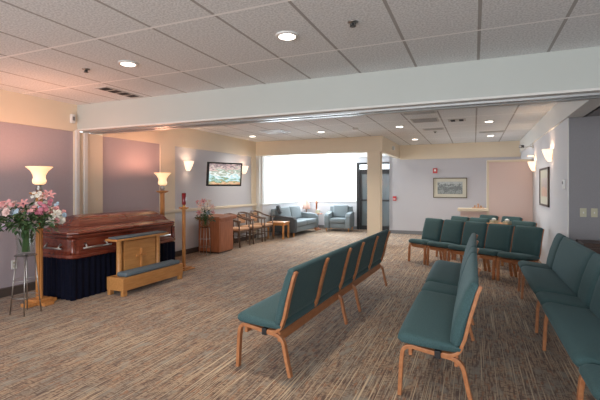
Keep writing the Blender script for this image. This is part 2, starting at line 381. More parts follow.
sprinkler(-.83, 9.9, 'tiny sprinkler head in the ceiling of the rear room')
t = thing('slot_diffuser', 'white linear slot diffuser with dark openings in the ceiling over the casket', 'air vent', (-4.43, 4.12, CH))
MB().box(-.10, .10, -.32, .32, -.008, 0, .002).build('frame', 'louvre', t)
for k in range(4): MB().box(-.075, .075, -.285+.148*k, -.185+.148*k, -.012, -.008).build('slot', 'dark_void', t)
def vent(x, y, sx, sy, label, n=4, m='louvre', dark='basegrey'):
    t = thing('ceiling_vent', label, 'air vent', (x, y, CH))
    MB().box(-sx, sx, -sy, sy, -.010, 0, .002).build('frame', m, t)
    MB().box(-sx+.03, sx-.03, -sy+.03, sy-.03, -.012, -.010).build('backing', dark, t)
    mb = MB()
    for k in range(n): 
        yy = -sy+.03+(2*sy-.06)*(k+.5)/n
        mb.box(-sx+.03, sx-.03, yy-.012, yy+.012, -.018, -.011)
    mb.build('louvre', 'louvre', t)
vent(-.87, 7.25, .28, .16, 'wide white ceiling vent right behind the beam, closest of those right of the pillar')
vent(-.87, 8.15, .25, .22, 'square louvred ceiling vent between the near and far pillar downlights')
vent(-.83, 9.45, .22, .12, 'slim ceiling vent near the tiny rear sprinkler')
vent(-4.25, 8.45, .28, .28, 'square louvred ceiling vent above the wall-mounted television', 5)
vent(.38, 10.45, .27, .10, 'slim grey ceiling vent between the two downlights by the sconce wall')
t = thing('return_grille', 'small ceiling grille with two dark slots left of the sconce-wall downlight', 'air vent', (-.30, 8.38, CH))
MB().box(-.16, .16, -.14, .14, -.008, 0, .002).build('frame', 'louvre', t)
for s in (-1, 1): MB().box(s*.075-.04, s*.075+.04, -.11, .11, -.012, -.008).build('slot', 'dark_void', t)
t = thing('smoke_detector', 'round white smoke detector in the ceiling behind the beam, left of centre', 'smoke detector', (-2.39, 8.65, CH))
MB().lathe([(.03, -.045), (.055, -.04), (.065, -.012), (.065, 0)], 20).build('housing', 'whitep', t, True)

# ------------------------------------------------------------------ wall fittings
def sconce(x, y, z, sgn, label, e=9):
    t = thing('wall_sconce', label, 'wall lamp', (x, y, z), 0 if sgn > 0 else PI)
    MB().box(0, .02, -.05, .05, -.10, -.0, .004).build('back_plate', 'brass', t)
    n = 14; rings = []
    for h, w, dd in ((-.13, .045, .05), (-.09, .075, .08), (-.02, .10, .11), (.06, .125, .135), (.07, .13, .14)):
        outer = [(.012 + dd*math.sin(PI*k/n), -w*math.cos(PI*k/n), h) for k in range(n+1)]
        rings.append(outer)
    MB().loft(rings, True, False).build('glass_shade', 'sconce', t, True)
    point('sconce_lamp', (.085, 0, -.02), e, (1, .72, .50), .05, t)
    return t
sconce(XL+.0, 7.17, 1.95, 1, 'glowing frosted half-bowl sconce on the left wall between casket and television', 5)
sconce(XL+.0, 9.5, 1.95, 1, 'glowing frosted sconce partly hidden behind the television', 4)
sconce(XR, 7.90, 2.02, -1, 'glowing wedge-shaped sconce on the right wall, the nearer one', 5)
sconce(XR, 9.9, 1.93, -1, 'glowing wedge-shaped sconce on the right wall, the farther one', 5)
def picture(label, w, h, loc, rz, frame, pm, matw=.07, fr=.02, cat='framed picture'):
    t = thing('framed_picture', label, cat, loc, rz)     # faces local -y
    MB().box(-w/2, w/2, -.03, 0, h/2-fr, h/2, .002).box(-w/2, w/2, -.03, 0, -h/2, -h/2+fr, .002).box(-w/2, -w/2+fr, -.03, 0, -h/2, h/2, .002).box(w/2-fr, w/2, -.03, 0, -h/2, h/2, .002).build('frame', frame, t)
    MB().box(-w/2+fr, w/2-fr, -.012, -.002, -h/2+fr, h/2-fr).build('mat_board', 'mat_board', t)
    MB().box(-w/2+fr+matw, w/2-fr-matw, -.016, -.012, -h/2+fr+matw*.9, h/2-fr-matw*.9).build('print', pm, t)
picture('wide framed grey landscape print with cream mat on the far wall', .95, .60, (-.66, YF-.002, 1.435), 0, 'goldframe', 'print', .10, .025)
picture('tall narrow framed print in brown frame on the right wall below the sconces', 1.0, .70, (XR-.002, 8.62, 1.46), -PI/2, 'darkwood', 'print_tall', .16, .035)
t = thing('fire_strobe', 'red square fire alarm strobe on the far wall above the landscape print', 'fire alarm', (-1.08, YF, 1.95))
MB().box(-.065, .065, -.04, 0, -.075, .075, .008).build('housing', 'red', t)
MB().box(-.03, .03, -.055, -.04, -.02, .04, .006).build('strobe_lens', 'whitep', t)
t = thing('fire_pull_station', 'small red fire alarm pull station on the far wall beside the glass door', 'fire alarm', (-2.29, YF, 1.10))
MB().box(-.055, .055, -.035, 0, -.07, .07, .006).build('housing', 'red', t)
MB().box(-.035, .035, -.045, -.035, -.03, 0, .004).build('pull_handle', 'whitep', t)
def plate(loc, rz, label, kind='switch'):
    t = thing('switch_plate' if kind == 'switch' else 'wall_outlet', label, 'light switch' if kind == 'switch' else 'outlet', loc, rz)
    MB().box(-.038, .038, -.008, 0, -.06, .06, .003).build('cover_plate', 'almond' if kind == 'switch' else 'whitep', t)
    if kind == 'switch': MB().box(-.006, .006, -.018, -.008, -.012, .012, .002).build('toggle', 'whitep', t)
    else:
        for s in (-1, 1): MB().box(-.016, .016, -.011, -.008, s*.024-.014, s*.024+.014, .003).build('socket', 'almond', t)
plate((1.375, 6.64, 1.11), 0, 'pale switch plate on the slate wall, the left of two')
plate((1.50, 6.64, 1.11), 0, 'pale switch plate on the slate wall, the right of two')
plate((XL-.03, 3.56, .40), PI/2, 'white outlet low on the mauve wall behind the flower stand', 'outlet')
t = thing('thermostat', 'small white thermostat on the right wall just left of its corner', 'thermostat', (XR, 6.85, 1.50))
MB().box(-.03, 0, -.05, .05, -.07, .07, .008).build('housing', 'whitep', t)
MB().box(-.034, -.03, -.03, .03, .0, .04).build('display', 'basegrey', t)
t = thing('sensor_box', 'small white sensor box on the cream band at the beam corner above the casket', 'sensor', (XL, 4.40, 2.52))
MB().box(0, .05, -.035, .035, -.07, .07, .012).build('housing', 'whitep', t)
MB().box(.05, .054, -.018, .018, -.03, .03, .001).build('sensor_lens', 'basegrey', t)
t = thing('speaker_box', 'small white wall box on the lounge header side beyond the pillar', 'sensor', (-2.12, 11.6, 2.56))
MB().box(0, .06, -.06, .06, -.05, .05, .012).build('housing', 'whitep', t)
t = thing('security_camera', 'small black security camera on a white arm below the right bulkhead', 'security camera', (XR-.0, 10.25, 2.36))
MB().box(-.03, 0, -.05, .05, -.05, .05, .006).tube([(-.02, 0, 0), (-.22, -.02, -.03)], .015).build('arm', 'whitep', t)
MB().box(-.28, -.18, -.04, .02, -.03, .03, .01).build('body', 'black', t)
MB().lathe([(.02, -.02), (.024, 0)], 12).xf(Matrix.Translation((-.26, -.05, 0)) @ Matrix.Rotation(PI/2, 4, 'X')).build('camera_lens', 'steel', t)
t = thing('projector_shelf', 'white wall bracket box between the two right wall sconces and the bulkhead', 'bracket', (XR, 10.1, 2.02))
MB().box(-.14, 0, -.06, .06, .10, .13, .008).build('shelf', 'whitep', t)

# television, swung out from the wall
a, b = Vector((-5.53, 7.64)), Vector((-5.15, 8.40)); ctr = (a+b)/2; ang = math.atan2(b.y-a.y, b.x-a.x)
t = thing('television', 'flat television in black frame showing a bright landscape, swung out from the left wall', 'television', (ctr.x, ctr.y, 1.755), ang)
tilt = Matrix.Rotation(math.radians(6), 4, 'X')
hw, hh = .45, .275
MB().box(-hw, hw, 0, .055, -hh, hh, .008).xf(tilt).build('housing', 'black', t)
MB().box(-hw, hw, -.012, .0, hh-.035, hh, .002).box(-hw, hw, -.012, 0, -hh, -hh+.04, .002).box(-hw, -hw+.035, -.012, 0, -hh, hh, .002).box(hw-.035, hw, -.012, 0, -hh, hh, .002).xf(tilt).build('bezel', 'black', t)
MB().box(-hw+.035, hw-.035, -.004, 0, -hh+.04, hh-.035).xf(tilt).build('screen', 'screen', t)
inv = Matrix.Rotation(-ang, 3, 'Z')
wp = inv @ Vector((XL-.02-ctr.x, 8.15-ctr.y, 0))
MB().tube([(0, .05, 0), tuple(wp)], .022).box(-.1, .1, .045, .07, -.1, .1, .004).build('wall_arm', 'black', t)

# ------------------------------------------------------------------ benches and stacking chairs (local: x front to back, y along, z up)
def bez(p0, p1, p2, n=5): return [((1-t)**2*p0[0]+2*t*(1-t)*p1[0]+t*t*p2[0], (1-t)**2*p0[1]+2*t*(1-t)*p1[1]+t*t*p2[1]) for t in [i/n for i in range(n+1)]]
LEG = [(0.0, 0), (.012, .24)] + bez((.018, .29), (.02, .355), (.085, .352)) + [(.2, .335), (.31, .318)] + bez((.34, .314), (.405, .30), (.42, .24)) + [(.445, .12), (.475, 0)]
POST = bez((.28, .335), (.392, .315), (.410, .41), 7) + [(.426, .45), (.460, .60), (.505, .765), (.524, .812)]
def frame_mb(y, w=.042): return MB().ribbon(LEG, y-w/2, y+w/2, .028)
def post_mb(y, w=.048): return MB().ribbon(POST, y-w/2, y+w/2, .024)
def endts(L): return [0, .008/L, .022/L, .045/L] + [i/10 for i in range(1, 10) if .08/L < i/10 < 1-.08/L] + [1-.045/L, 1-.022/L, 1-.008/L, 1]
def endr(e, r=.055):
    """0 at the end face, 1 past the rounded corner"""
    return 1 if e >= r else math.sqrt(max(0, 1-((r-e)/r)**2))
def cushion(y0, y1, drop=0):
    """waterfall-front seat pad with crowned top and rounded ends"""
    prof = [(.395, .345), (.402, .385), (.380, .405), (.25, .418), (.12, .432), (.05, .440), (.012, .433), (-.016, .412), (-.020, .388), (0, .370), (.06, .362), (.2, .352)]
    L = y1-y0; rings = []
    for t in endts(L):
        k = endr(min(t, 1-t)*L); crown = .014*math.sin(PI*t)**.6
        rings.append([(.41+(x-.41)*(.85+.15*k-drop*1.6), y0+L*t, -drop*(z > .40)+ .385+(z-.385)*(.35+.65*k)+(crown if z > .40 else 0)) for x, z in prof])
    return MB().loft(rings)
def backpad(y0, y1):
    outer = [(.398, .410), (.412, .45), (.445, .60), (.490, .765), (.510, .815)]; inner = [(.335, .415), (.342, .47), (.378, .62), (.426, .765), (.452, .815)]
    L = y1-y0; rings = []
    for t in endts(L):
        k = endr(min(t, 1-t)*L); r = []
        for (xo, z), (xi, z2) in zip(outer, inner):
            c = (xo+xi)/2; r.append((xo, z))
        top = [(.504, .832-.02*(1-k)), (.482, .840-.02*(1-k)), (.460, .832-.02*(1-k))]
        inn = []
        for (xo, z), (xi, z2) in reversed(list(zip(outer, inner))):
            inn.append((xo-(xo-xi)*(.45+.55*k)-.010*math.sin(PI*t)**.5, z2))
        bot = [(.365, .395)]
        rings.append([(x, y0+L*t, z) for x, z in r+top+inn+bot])
    return MB().loft(rings)
def bench(x0, label, units, frames, mids, rail=(None, None)):
    t = thing('bench', label, 'bench', (x0, 0, 0), 0)
    for y0, y1 in units:
        cushion(y0+.009, y1-.009, .007 if y1-y0 < .45 else 0).build('seat_cushion', 'green', t, True)
        backpad(y0+.010, y1-.010).build('backrest', 'green', t, True)
    for y in frames:
        frame_mb(y).build('leg_frame', 'bench', t, bevmod=.004)
    for y in frames + mids:
        post_mb(y).build('back_post', 'bench', t, bevmod=.004)
    ya, yb = rail
    MB().box(.36, .385, ya, yb, .255, .335, .004).build('rear_rail', 'bench', t)
    MB().box(.06, .085, ya, yb, .285, .34, .004).build('front_rail', 'bench', t)
    for y in frames:
        MB().box(.235, .275, y-.028, y+.028, .300, .352, .003).build('coupling', 'black', t, label='black metal coupling')
    return t
b1 = bench(0, 'long teal upholstered bentwood bench standing alone in mid floor, seen from behind', [(-.035, 1.36), (1.36, 1.80), (1.80, 3.20)], [0, 1.335, 1.825, 3.165], [.67, 2.48], (0, 3.165))
b1.location = (-1.768, 2.85, 0); b1.rotation_euler = (0, 0, math.radians(-2.0))
U = [(2.875, 4.225), (4.225, 4.655), (4.655, 6.04)]
bench(-.482, 'teal upholstered bench in the middle aisle, seen end-on between the other two long benches', U, [2.91, 4.20, 4.68, 6.01], [3.55, 5.34], (2.91, 6.01))
bench(.575, 'longest teal upholstered bench along the right side with its back to the slate wall', [(1.06, 2.445), (2.445, 2.875)] + U + [(6.04, 6.47)], [1.09, 2.42, 2.90, 4.20, 4.68, 6.02, 6.44], [1.75, 3.55, 5.34], (1.09, 6.44))

def stack_chair(label, loc, rz, group):
    t = thing('stacking_chair', label, 'chair', loc, rz, group)
    cushion(.012, .463).build('seat_cushion', 'green', t, True)
    backpad(.02, .45).build('backrest', 'green', t, True)
    for y in (.035, .435):
        frame_mb(y).build('leg_frame', 'bench', t, bevmod=.004)
        post_mb(y, .036).build('back_post', 'bench', t, bevmod=.004)
    MB().box(.36, .385, .05, .42, .255, .335, .004).build('rear_rail', 'bench', t)
    MB().box(.05, .075, .05, .42, .29, .345, .004).build('front_rail', 'bench', t)
    return t
A = Vector((-1.17, 8.17)); dr = Vector((.799, -.602)); nn = Vector((.602, .799)); rz = math.atan2(.799, .602)
# local +y = (-.799,.602), so the origin is each chair's right-hand front corner
A = A + nn*.01 - dr*.055
G1 = 'teal chairs in the row facing the benches'; G2 = 'teal chairs in the rows behind'
def pos(k, row): p = A + dr*(.475*(k+1)) + nn*(.89*row); return (p.x, p.y, 0)
names = ['leftmost teal chair at the free left end of the front chair row', 'second teal chair from the left in the front chair row', 'middle teal chair of the five in the front chair row',
         'fourth teal chair from the left in the front chair row, behind the aisle bench', 'rightmost teal chair of the front chair row, closest to the right wall']
proto = stack_chair(names[0], pos(0, 0), rz, G1)
for k in range(1, 5): dup(proto, pos(k, 0), rz, names[k], G1)
def posx(x, row):   # chair whose left back corner sits at x on that row's line
    base = A + nn*(.55+.89*row); s = (x-base.x)/.799; p = A + nn*(.89*row) + dr*(s+.45); return (p.x, p.y, 0)
dup(proto, posx(-.40, 1), rz, 'left teal chair of the second row, only its back top showing', G2)
dup(proto, posx(-.03, 1), rz, 'second-row teal chair left of the small wooden table', G2)
dup(proto, posx(.70, 1), rz, 'second-row teal chair right of the small wooden table', G2)
dup(proto, posx(.17, 2), rz, 'left teal chair of the hindmost row, before the rose partition', G2)
dup(proto, posx(.60, 2), rz, 'right teal chair of the hindmost row, before the rose partition', G2)
# small table between the second-row chairs
p = posx(.30, 1); bx = A + nn*(.42+.89) ; s = (.44-bx.x)/.799; tp = bx + dr*s
t = thing('side_table', 'small light wooden table among the second-row chairs', 'table', (tp.x+.02, tp.y, 0), math.atan2(dr.y, dr.x))
MB().box(-.19, .19, -.2, .2, .74, .77, .006).build('tabletop', 'oak', t)
MB().box(-.16, .16, -.17, -.15, .68, .74).box(-.16, .16, .15, .17, .68, .74).box(-.16, -.14, -.15, .15, .68, .74).box(.14, .16, -.15, .15, .68, .74).build('apron', 'oak', t)
for sx in (-1, 1):
    for sy in (-1, 1): MB().box(sx*.16-.018, sx*.16+.018, sy*.17-.018, sy*.17+.018, 0, .74, .003).build('leg', 'oak', t)
for i, (dx, lab) in enumerate(((-.13, 'white tissue tuft box on the left of the small second-row table'), (.14, 'white tissue tuft box on the right of the small second-row table'))):
    q = tp + dr*dx; tb = thing('tissue_box', lab, 'tissue box', (q.x+.02, q.y, .77), rz)
    MB().box(-.055, .055, -.055, .055, 0, .045, .004).build('box', 'almond', tb)
    MB().lathe([(.03, .045), (.045, .065), (.03, .085), (.008, .095)], 9).build('tissue', 'whitep', tb, True)
# item on the ledge
t = thing('candle_tray', 'small tan tray of candles on the ledge of the half wall', 'tray', (.09, 10.41, .96))
MB().box(-.13, .13, -.06, .06, 0, .02, .004).build('tray', 'tan', t)
for x, h in ((-.07, .05), (0, .09), (.06, .045)): MB().lathe([(.02, .02), (.02, .02+h)], 12, (x, 0, 0)).build('candle', 'tan', t)

# dark cabinet behind the right bench
t = thing('credenza', 'dark wood low cabinet behind the right bench against the slate wall', 'cabinet', (1.29, 6.20, 0))
MB().box(.02, 1.0, .02, .42, .05, .70).box(.05, .97, .05, .40, 0, .05).build('body', 'darkwood', t)
MB().box(0, 1.02, 0, .43, .70, .74, .006).build('top', 'darkwood', t)
for k in range(2):
    dd = MB().box(.04+.48*k, .50+.48*k, 0.0, .02, .07, .68, .004).build('door', 'darkwood', t)
    MB().tube([(.46+.10*k, -.012, .36), (.46+.10*k, -.012, .46)], .006).build('handle', 'brass', dd)

# ------------------------------------------------------------------ casket on its draped bier
cx0, cx1, cy0, cy1 = -5.40, -4.69, 3.60, 5.56
def ring(ins, z, ch=.10, x0=cx0, x1=cx1, y0=cy0, y1=cy1):
    x0 += ins; x1 -= ins; y0 += ins; y1 -= ins; c = max(.02, ch-ins*.3)
    return [(x0+c, y0, z), (x1-c, y0, z), (x1-c*.3, y0+c*.3, z), (x1, y0+c, z), (x1, y1-c, z), (x1-c*.3, y1-c*.3, z), (x1-c, y1, z), (x0+c, y1, z), (x0+c*.3, y1-c*.3, z), (x0, y1-c, z), (x0, y0+c, z), (x0+c*.3, y0+c*.3, z)]
bier = thing('casket_bier', 'navy pleated cloth skirted stand under the casket', 'bier', (0, 0, 0))
MB().box(cx0+.06, cx1-.06, cy0+.08, cy1-.08, .50, .53).box(cx0+.1, cx0+.14, cy0+.14, cy0+.18, 0, .5).box(cx1-.14, cx1-.1, cy0+.14, cy0+.18, 0, .5).box(cx0+.1, cx0+.14, cy1-.18, cy1-.14, 0, .5).box(cx1-.14, cx1-.1, cy1-.18, cy1-.14, 0, .5).build('stand', 'black', bier)
# pleated skirt path
per = []
X0, X1, Y0, Y1 = cx0+.02, cx1-.005, cy0+.01, cy1-.01
for (ax, ay), (bx_, by) in (((X0, Y0), (X1, Y0)), ((X1, Y0), (X1, Y1)), ((X1, Y1), (X0, Y1)), ((X0, Y1), (X0, Y0))):
    n = int(math.hypot(bx_-ax, by-ay)/.012)
    for i in range(n): per.append((ax+(bx_-ax)*i/n, ay+(by-ay)*i/n, (by-ay), -(bx_-ax)))
rings = []
for z in (.005, .12, .28, .42, .53):
    r = []
    for i, (x, y, nx, ny) in enumerate(per):
        L = math.hypot(nx, ny); amp = .013*(1-.6*z/.53); o = amp*math.sin(i*.85+.6*math.sin(i*.13))-.014-.0*z
        r.append((x+nx/L*o, y+ny/L*o, z))
    rings.append(r)
MB().loft(rings, True, False).build('pleated_skirt', 'navy', bier, True)
ck = thing('casket', 'polished reddish mahogany casket with closed domed lid on navy skirted stand', 'casket')
MB().loft([ring(-.005, .535), ring(-.02, .55), ring(-.02, .585), ring(.0, .60), ring(.02, .63), ring(.02, .78), ring(.005, .80), ring(-.005, .815), ring(-.005, .84)]).build('body', 'mahog', ck)
for x, y in ((cx1-.035, cy0+.035), (cx1-.035, cy1-.035), (cx0+.035, cy0+.035), (cx0+.035, cy1-.035)):
    MB().lathe([(.032, .60), (.026, .62), (.024, .76), (.034, .79)], 12, (x, y, 0)).build('corner_post', 'mahog', ck, True)
ys = 4.62
for name, ya, yb in (('head_lid', cy0, ys-.003), ('foot_lid', ys+.003, cy1)):
    def lr(ins, z):
        # keep the joint face flat, inset only the outer end and the sides
        x0, x1 = cx0+ins, cx1-ins; c = max(.02, .09-ins*.2)
        if ya == cy0: y0, y1 = ya+ins*1.05, yb; return [(x0+c, y0, z), (x1-c, y0, z), (x1, y0+c, z), (x1, y1, z), (x0, y1, z), (x0, y0+c, z)]
        y0, y1 = ya, yb-ins*1.05; return [(x0, y0, z), (x1, y0, z), (x1, y1-c, z), (x1-c, y1, z), (x0+c, y1, z), (x0, y1-c, z)]
    MB().loft([lr(-.01, .845), lr(-.022, .855), lr(-.022, .87), lr(.0, .885), lr(.045, .905), lr(.075, .925), lr(.080, .945), lr(.11, .975), lr(.17, 1.02), lr(.23, 1.052), lr(.29, 1.07), lr(.335, 1.078)]).build(name, 'mahog', ck)
def handle(pa, pb, off):
    pa, pb, off = Vector(pa), Vector(pb), Vector(off)
    dirn = (pb-pa).normalized()
    h = MB().tube([pa+off, pb+off], .013, 10).build('handle', 'steel', ck, True)
    for q in (pa+dirn*.06, pb-dirn*.06):
        MB().tube([q+Vector((0, 0, .05)), q+off*.6+Vector((0, 0, .03)), q+off], [.018, .010, .012]).build('lug', 'steel', h, True)
xf_ = cx1-.018
for y0 in (3.74, 4.34, 4.94): handle((xf_, y0, .665), (xf_, y0+.44, .665), (.045, 0, 0))
handle((-5.24, cy0+.018, .665), (-4.86, cy0+.018, .665), (0, -.045, 0))
handle((-5.24, cy1-.018, .665), (-4.86, cy1-.018, .665), (0, .045, 0))

# ------------------------------------------------------------------ kneeler
kn = thing('kneeler', 'light maple prayer kneeler with raised cross and slate pads before the casket', 'kneeler', (-4.27, 4.02, 0))
# local: x towards the room, y along
MB().box(-.30, 0, .0, 1.20, .07, .245, .006).build('platform', 'maple', kn)
mbg = MB()
for z in (.11, .15, .19): mbg.box(-.001, .004, .03, 1.17, z, z+.018, .001)
mbg.build('platform_moulding', 'maple', kn)
for x in (-.27, -.03):
    for y in (.04, 1.16): MB().box(x-.024, x+.024, y-.035, y+.035, 0, .07, .003).build('foot', 'maple', kn)
MB().box(-.19, -.01, .06, 1.15, .245, .305, .022, 3).build('knee_pad', 'bluepad', kn, True)
for y in (.15, .89): MB().lathe([(.042, .245), (.036, .26), (.036, .70), (.042, .715)], 16, (-.235, y, 0)).build('post', 'maple', kn, True)
MB().box(-.26, -.21, .22, .82, .245, .70, .004).build('panel', 'maple', kn)
cr = MB().box(-.212, -.185, .505, .537, .30, .57, .003).box(-.212, -.185, .43, .612, .455, .487, .003).build('cross', 'oak', kn)
sl = Matrix.Translation((-.235, 0, .725)) @ Matrix.Rotation(math.radians(1), 4, 'Y')
MB().box(-.12, .10, .02, 1.03, -.005, .022, .006).xf(sl).build('shelf', 'maple', kn)
MB().box(-.10, .07, .05, 1.00, .022, .045, .010, 3).xf(sl).build('arm_pad', 'bluepad', kn, True)

# ------------------------------------------------------------------ torchieres, candle stand
def torchiere(loc, label, rz=0, power=14, base=1):
    t = thing('torchiere', label, 'floor lamp', loc, rz)
    MB().box(-.19, .19, -.065, .065, .0, .04, .006).box(-.065, .065, -.19, .19, .0, .04, .006).box(-.10, .10, -.10, .10, .04, .07, .006).build('base', 'oak', t)
    MB().box(-.030, .030, -.030, .030, .07, 1.36, .006).box(-.040, .040, -.010, .010, .07, 1.34, .003).box(-.010, .010, -.040, .040, .07, 1.34, .003).build('column', 'oak', t)
    MB().lathe([(.05, 1.35), (.105, 1.375), (.108, 1.39), (.04, 1.395)], 24).build('platform', 'oak', t, True)
    MB().lathe([(.038, 1.395), (.034, 1.42), (.045, 1.43), (.035, 1.45), (.03, 1.485), (.05, 1.50)], 16).build('holder', 'steel', t, True)
    MB().lathe([(.045, 1.49), (.070, 1.505), (.078, 1.54), (.066, 1.575), (.070, 1.61), (.095, 1.66), (.135, 1.70), (.150, 1.712), (.147, 1.715), (.09, 1.665), (.065, 1.615), (.060, 1.575), (.068, 1.54)], 32, cap1=False).build('glass_shade', 'shade', t, True)
    point('torchiere_lamp', (0, 0, 1.70), power, (1, .45, .28), .05, t)
    return t
torchiere((-5.0, 3.385, 0), 'oak torchiere with glowing flared glass shade behind the big flower arrangement at the casket head', 0, 26)
torchiere((-5.17, 5.76, 0), 'oak torchiere with glowing flared glass shade rising behind the casket foot', 0, 26)
t = thing('candle_stand', 'slim oak floor stand holding a red candle glass right of the casket', 'candle stand', (-4.74, 5.82, 0))
MB().box(-.14, .14, -.14, .14, 0, .022, .005).box(-.10, .10, -.10, .10, .022, .045, .006).build('base', 'oak', t)
MB().box(-.023, .023, -.023, .023, .045, 1.07, .006).build('column', 'oak', t)
MB().lathe([(.04, 1.06), (.085, 1.085), (.09, 1.10), (.03, 1.10)], 20).build('platform', 'oak', t, True)
t = thing('votive_candle', 'tall red glass votive candle on the slim oak stand', 'candle', (-4.74, 5.82, 1.10))
MB().lathe([(.04, 0), (.022, .02), (.03, .045)], 16).build('holder', 'brass', t, True)
MB().lathe([(.030, .045), (.036, .06), (.038, .25), (.034, .252), (.034, .23)], 18).build('candle_glass', 'redglass', t, True)

# ------------------------------------------------------------------ flowers
def wire_stand(loc, r0, r1, h, label, n=4, m='steel'):
    t = thing('plant_stand', label, 'plant stand', loc, .5)
    MB().lathe([(r1+.01, h-.012), (r1+.015, h-.006), (r1+.01, h)], 28).build('top_plate', 'acrylic', t, True)
    for k in range(n):
        a = 2*PI*k/n+.4
        MB().tube([(r0*math.cos(a), r0*math.sin(a), .006), ((r1-.01)*math.cos(a), (r1-.01)*math.sin(a), h-.01)], .007, 8).build('leg', m, t, True)
    for z in (h*.30, h*.58):
        rr = r0+(r1-r0)*z/h
        MB().tube([(rr*math.cos(2*PI*k/32), rr*math.sin(2*PI*k/32), z) for k in range(33)], .004, 6).build('ring', m, t, True)
wire_stand((-4.755, 3.06, 0), .15, .10, .68, 'thin steel and clear plant stand at the left holding the big bouquet')
wire_stand((-5.30, 7.20, 0), .12, .10, .60, 'thin steel plant stand left of the lectern holding lilies')

def petal_flower(mb, c, d, r, n, cup, w):
    """n pointed petals around centre c, axis d"""
    d = d.normalized(); up = Vector((0, 0, 1)) if abs(d.z) < .9 else Vector((1, 0, 0)); a = d.cross(up).normalized(); b = a.cross(d)
    for k in range(n):
        th = 2*PI*k/n; u = a*math.cos(th)+b*math.sin(th); v = d.cross(u)
        P = [c+d*.004, c+u*r*.35+v*w*r+d*cup*r*.5, c+u*r*.75+v*w*.8*r+d*cup*r*.8, c+u*r+d*cup*r*.55, c+u*r*.75-v*w*.8*r+d*cup*r*.8, c+u*r*.35-v*w*r+d*cup*r*.5]
        mid = c+u*r*.5+d*cup*r*.45
        vs = [mb.b.verts.new(p) for p in P]; mv = mb.b.verts.new(mid)
        bk = mb.b.verts.new(mid-d*.004)
        for i in range(6):
            mb.b.faces.new((vs[i], vs[(i+1) % 6], mv)); mb.b.faces.new((vs[(i+1) % 6], vs[i], bk))
def leaf(mb, c, d, L, w):
    d = d.normalized(); s = d.cross(Vector((0, 0, 1)));
    if s.length < .1: s = Vector((1, 0, 0))
    s.normalize(); n = s.cross(d)
    P = [c, c+d*L*.35+s*w, c+d*L*.75+s*w*.7-n*.01, c+d*L-n*.03, c+d*L*.75-s*w*.7-n*.01, c+d*L*.35-s*w]
    vs = [mb.b.verts.new(p) for p in P]; m1 = mb.b.verts.new(c+d*L*.5+n*.008)
    for i in range(6): mb.b.faces.new((vs[i], vs[(i+1) % 6], m1))
def bouquet(loc, label, vprof, vh, blooms, nleaf, rx, zr, seed, mouth, drop=.2):
    random.seed(seed)
    t = thing('flower_arrangement', label, 'flowers', loc)
    MB().lathe(vprof, 28, cap1=False).build('vase', 'vase', t, True)
    mb = MB()
    tips = []
    for k, (x, y, z, r, kind, colr) in enumerate(blooms): tips.append(Vector((x, y, z)))
    for p in tips:
        mb.tube([(random.uniform(-.03, .03), random.uniform(-.03, .03), .03), (p.x*.12, p.y*.12, vh), (p.x*.5, p.y*.5, vh+(p.z-vh)*.6), tuple(p)], .003, 5)
    mb.build('stems', 'stem', t)
    mb = MB()
    for k in range(nleaf):
        a = random.uniform(0, 2*PI); q = random.random()**.6; el = random.uniform(-.35, .9)
        p = Vector((math.cos(a)*rx*q*.75, math.sin(a)*rx*q*.75, vh+random.random()*zr*.7*(1-q*.4)-.10*q))
        leaf(mb, p, Vector((math.cos(a), math.sin(a), el)), random.uniform(.05, .13), random.uniform(.010, .024))
    for k in range(nleaf//25):
        a = random.uniform(0, 2*PI); leaf(mb, Vector((math.cos(a)*mouth*.6, math.sin(a)*mouth*.6, vh*random.uniform(.2, .9))), Vector((math.cos(a)*.2, math.sin(a)*.2, 1)), .12, .014)
    o = mb.build('foliage', 'leaf', t); o['kind'] = 'stuff'
    for (x, y, z, r, kind, colr) in blooms:
        c = Vector((x, y, z)); d = Vector((x, y, (z-vh)*1.0+.02)) + Vector((.12, -.28, 0))
        mb = MB()
        if kind == 'lily': petal_flower(mb, c, d, r, 6, .45, .20)
        elif kind == 'rose':
            petal_flower(mb, c, d, r, 7, .25, .40); petal_flower(mb, c+d.normalized()*.008, d, r*.72, 6, .7, .42); petal_flower(mb, c+d.normalized()*.014, d, r*.42, 5, 1.1, .45)
        else:
            for j in range(9):
                off = Vector((random.uniform(-1, 1), random.uniform(-1, 1), random.uniform(-1, 1)))*r*.6
                petal_flower(mb, c+off, d+off*4, r*.40, 5, .3, .35)
        f = mb.build('bloom', 'f_'+colr, t)
        if kind != 'small':
            m2 = MB(); dn = d.normalized(); m2.tube([c, c+dn*r*.3], [r*.13, r*.10], 6); m2.build('bloom_centre', 'f_purple' if colr in ('lilac', 'pink') else 'tan', f)
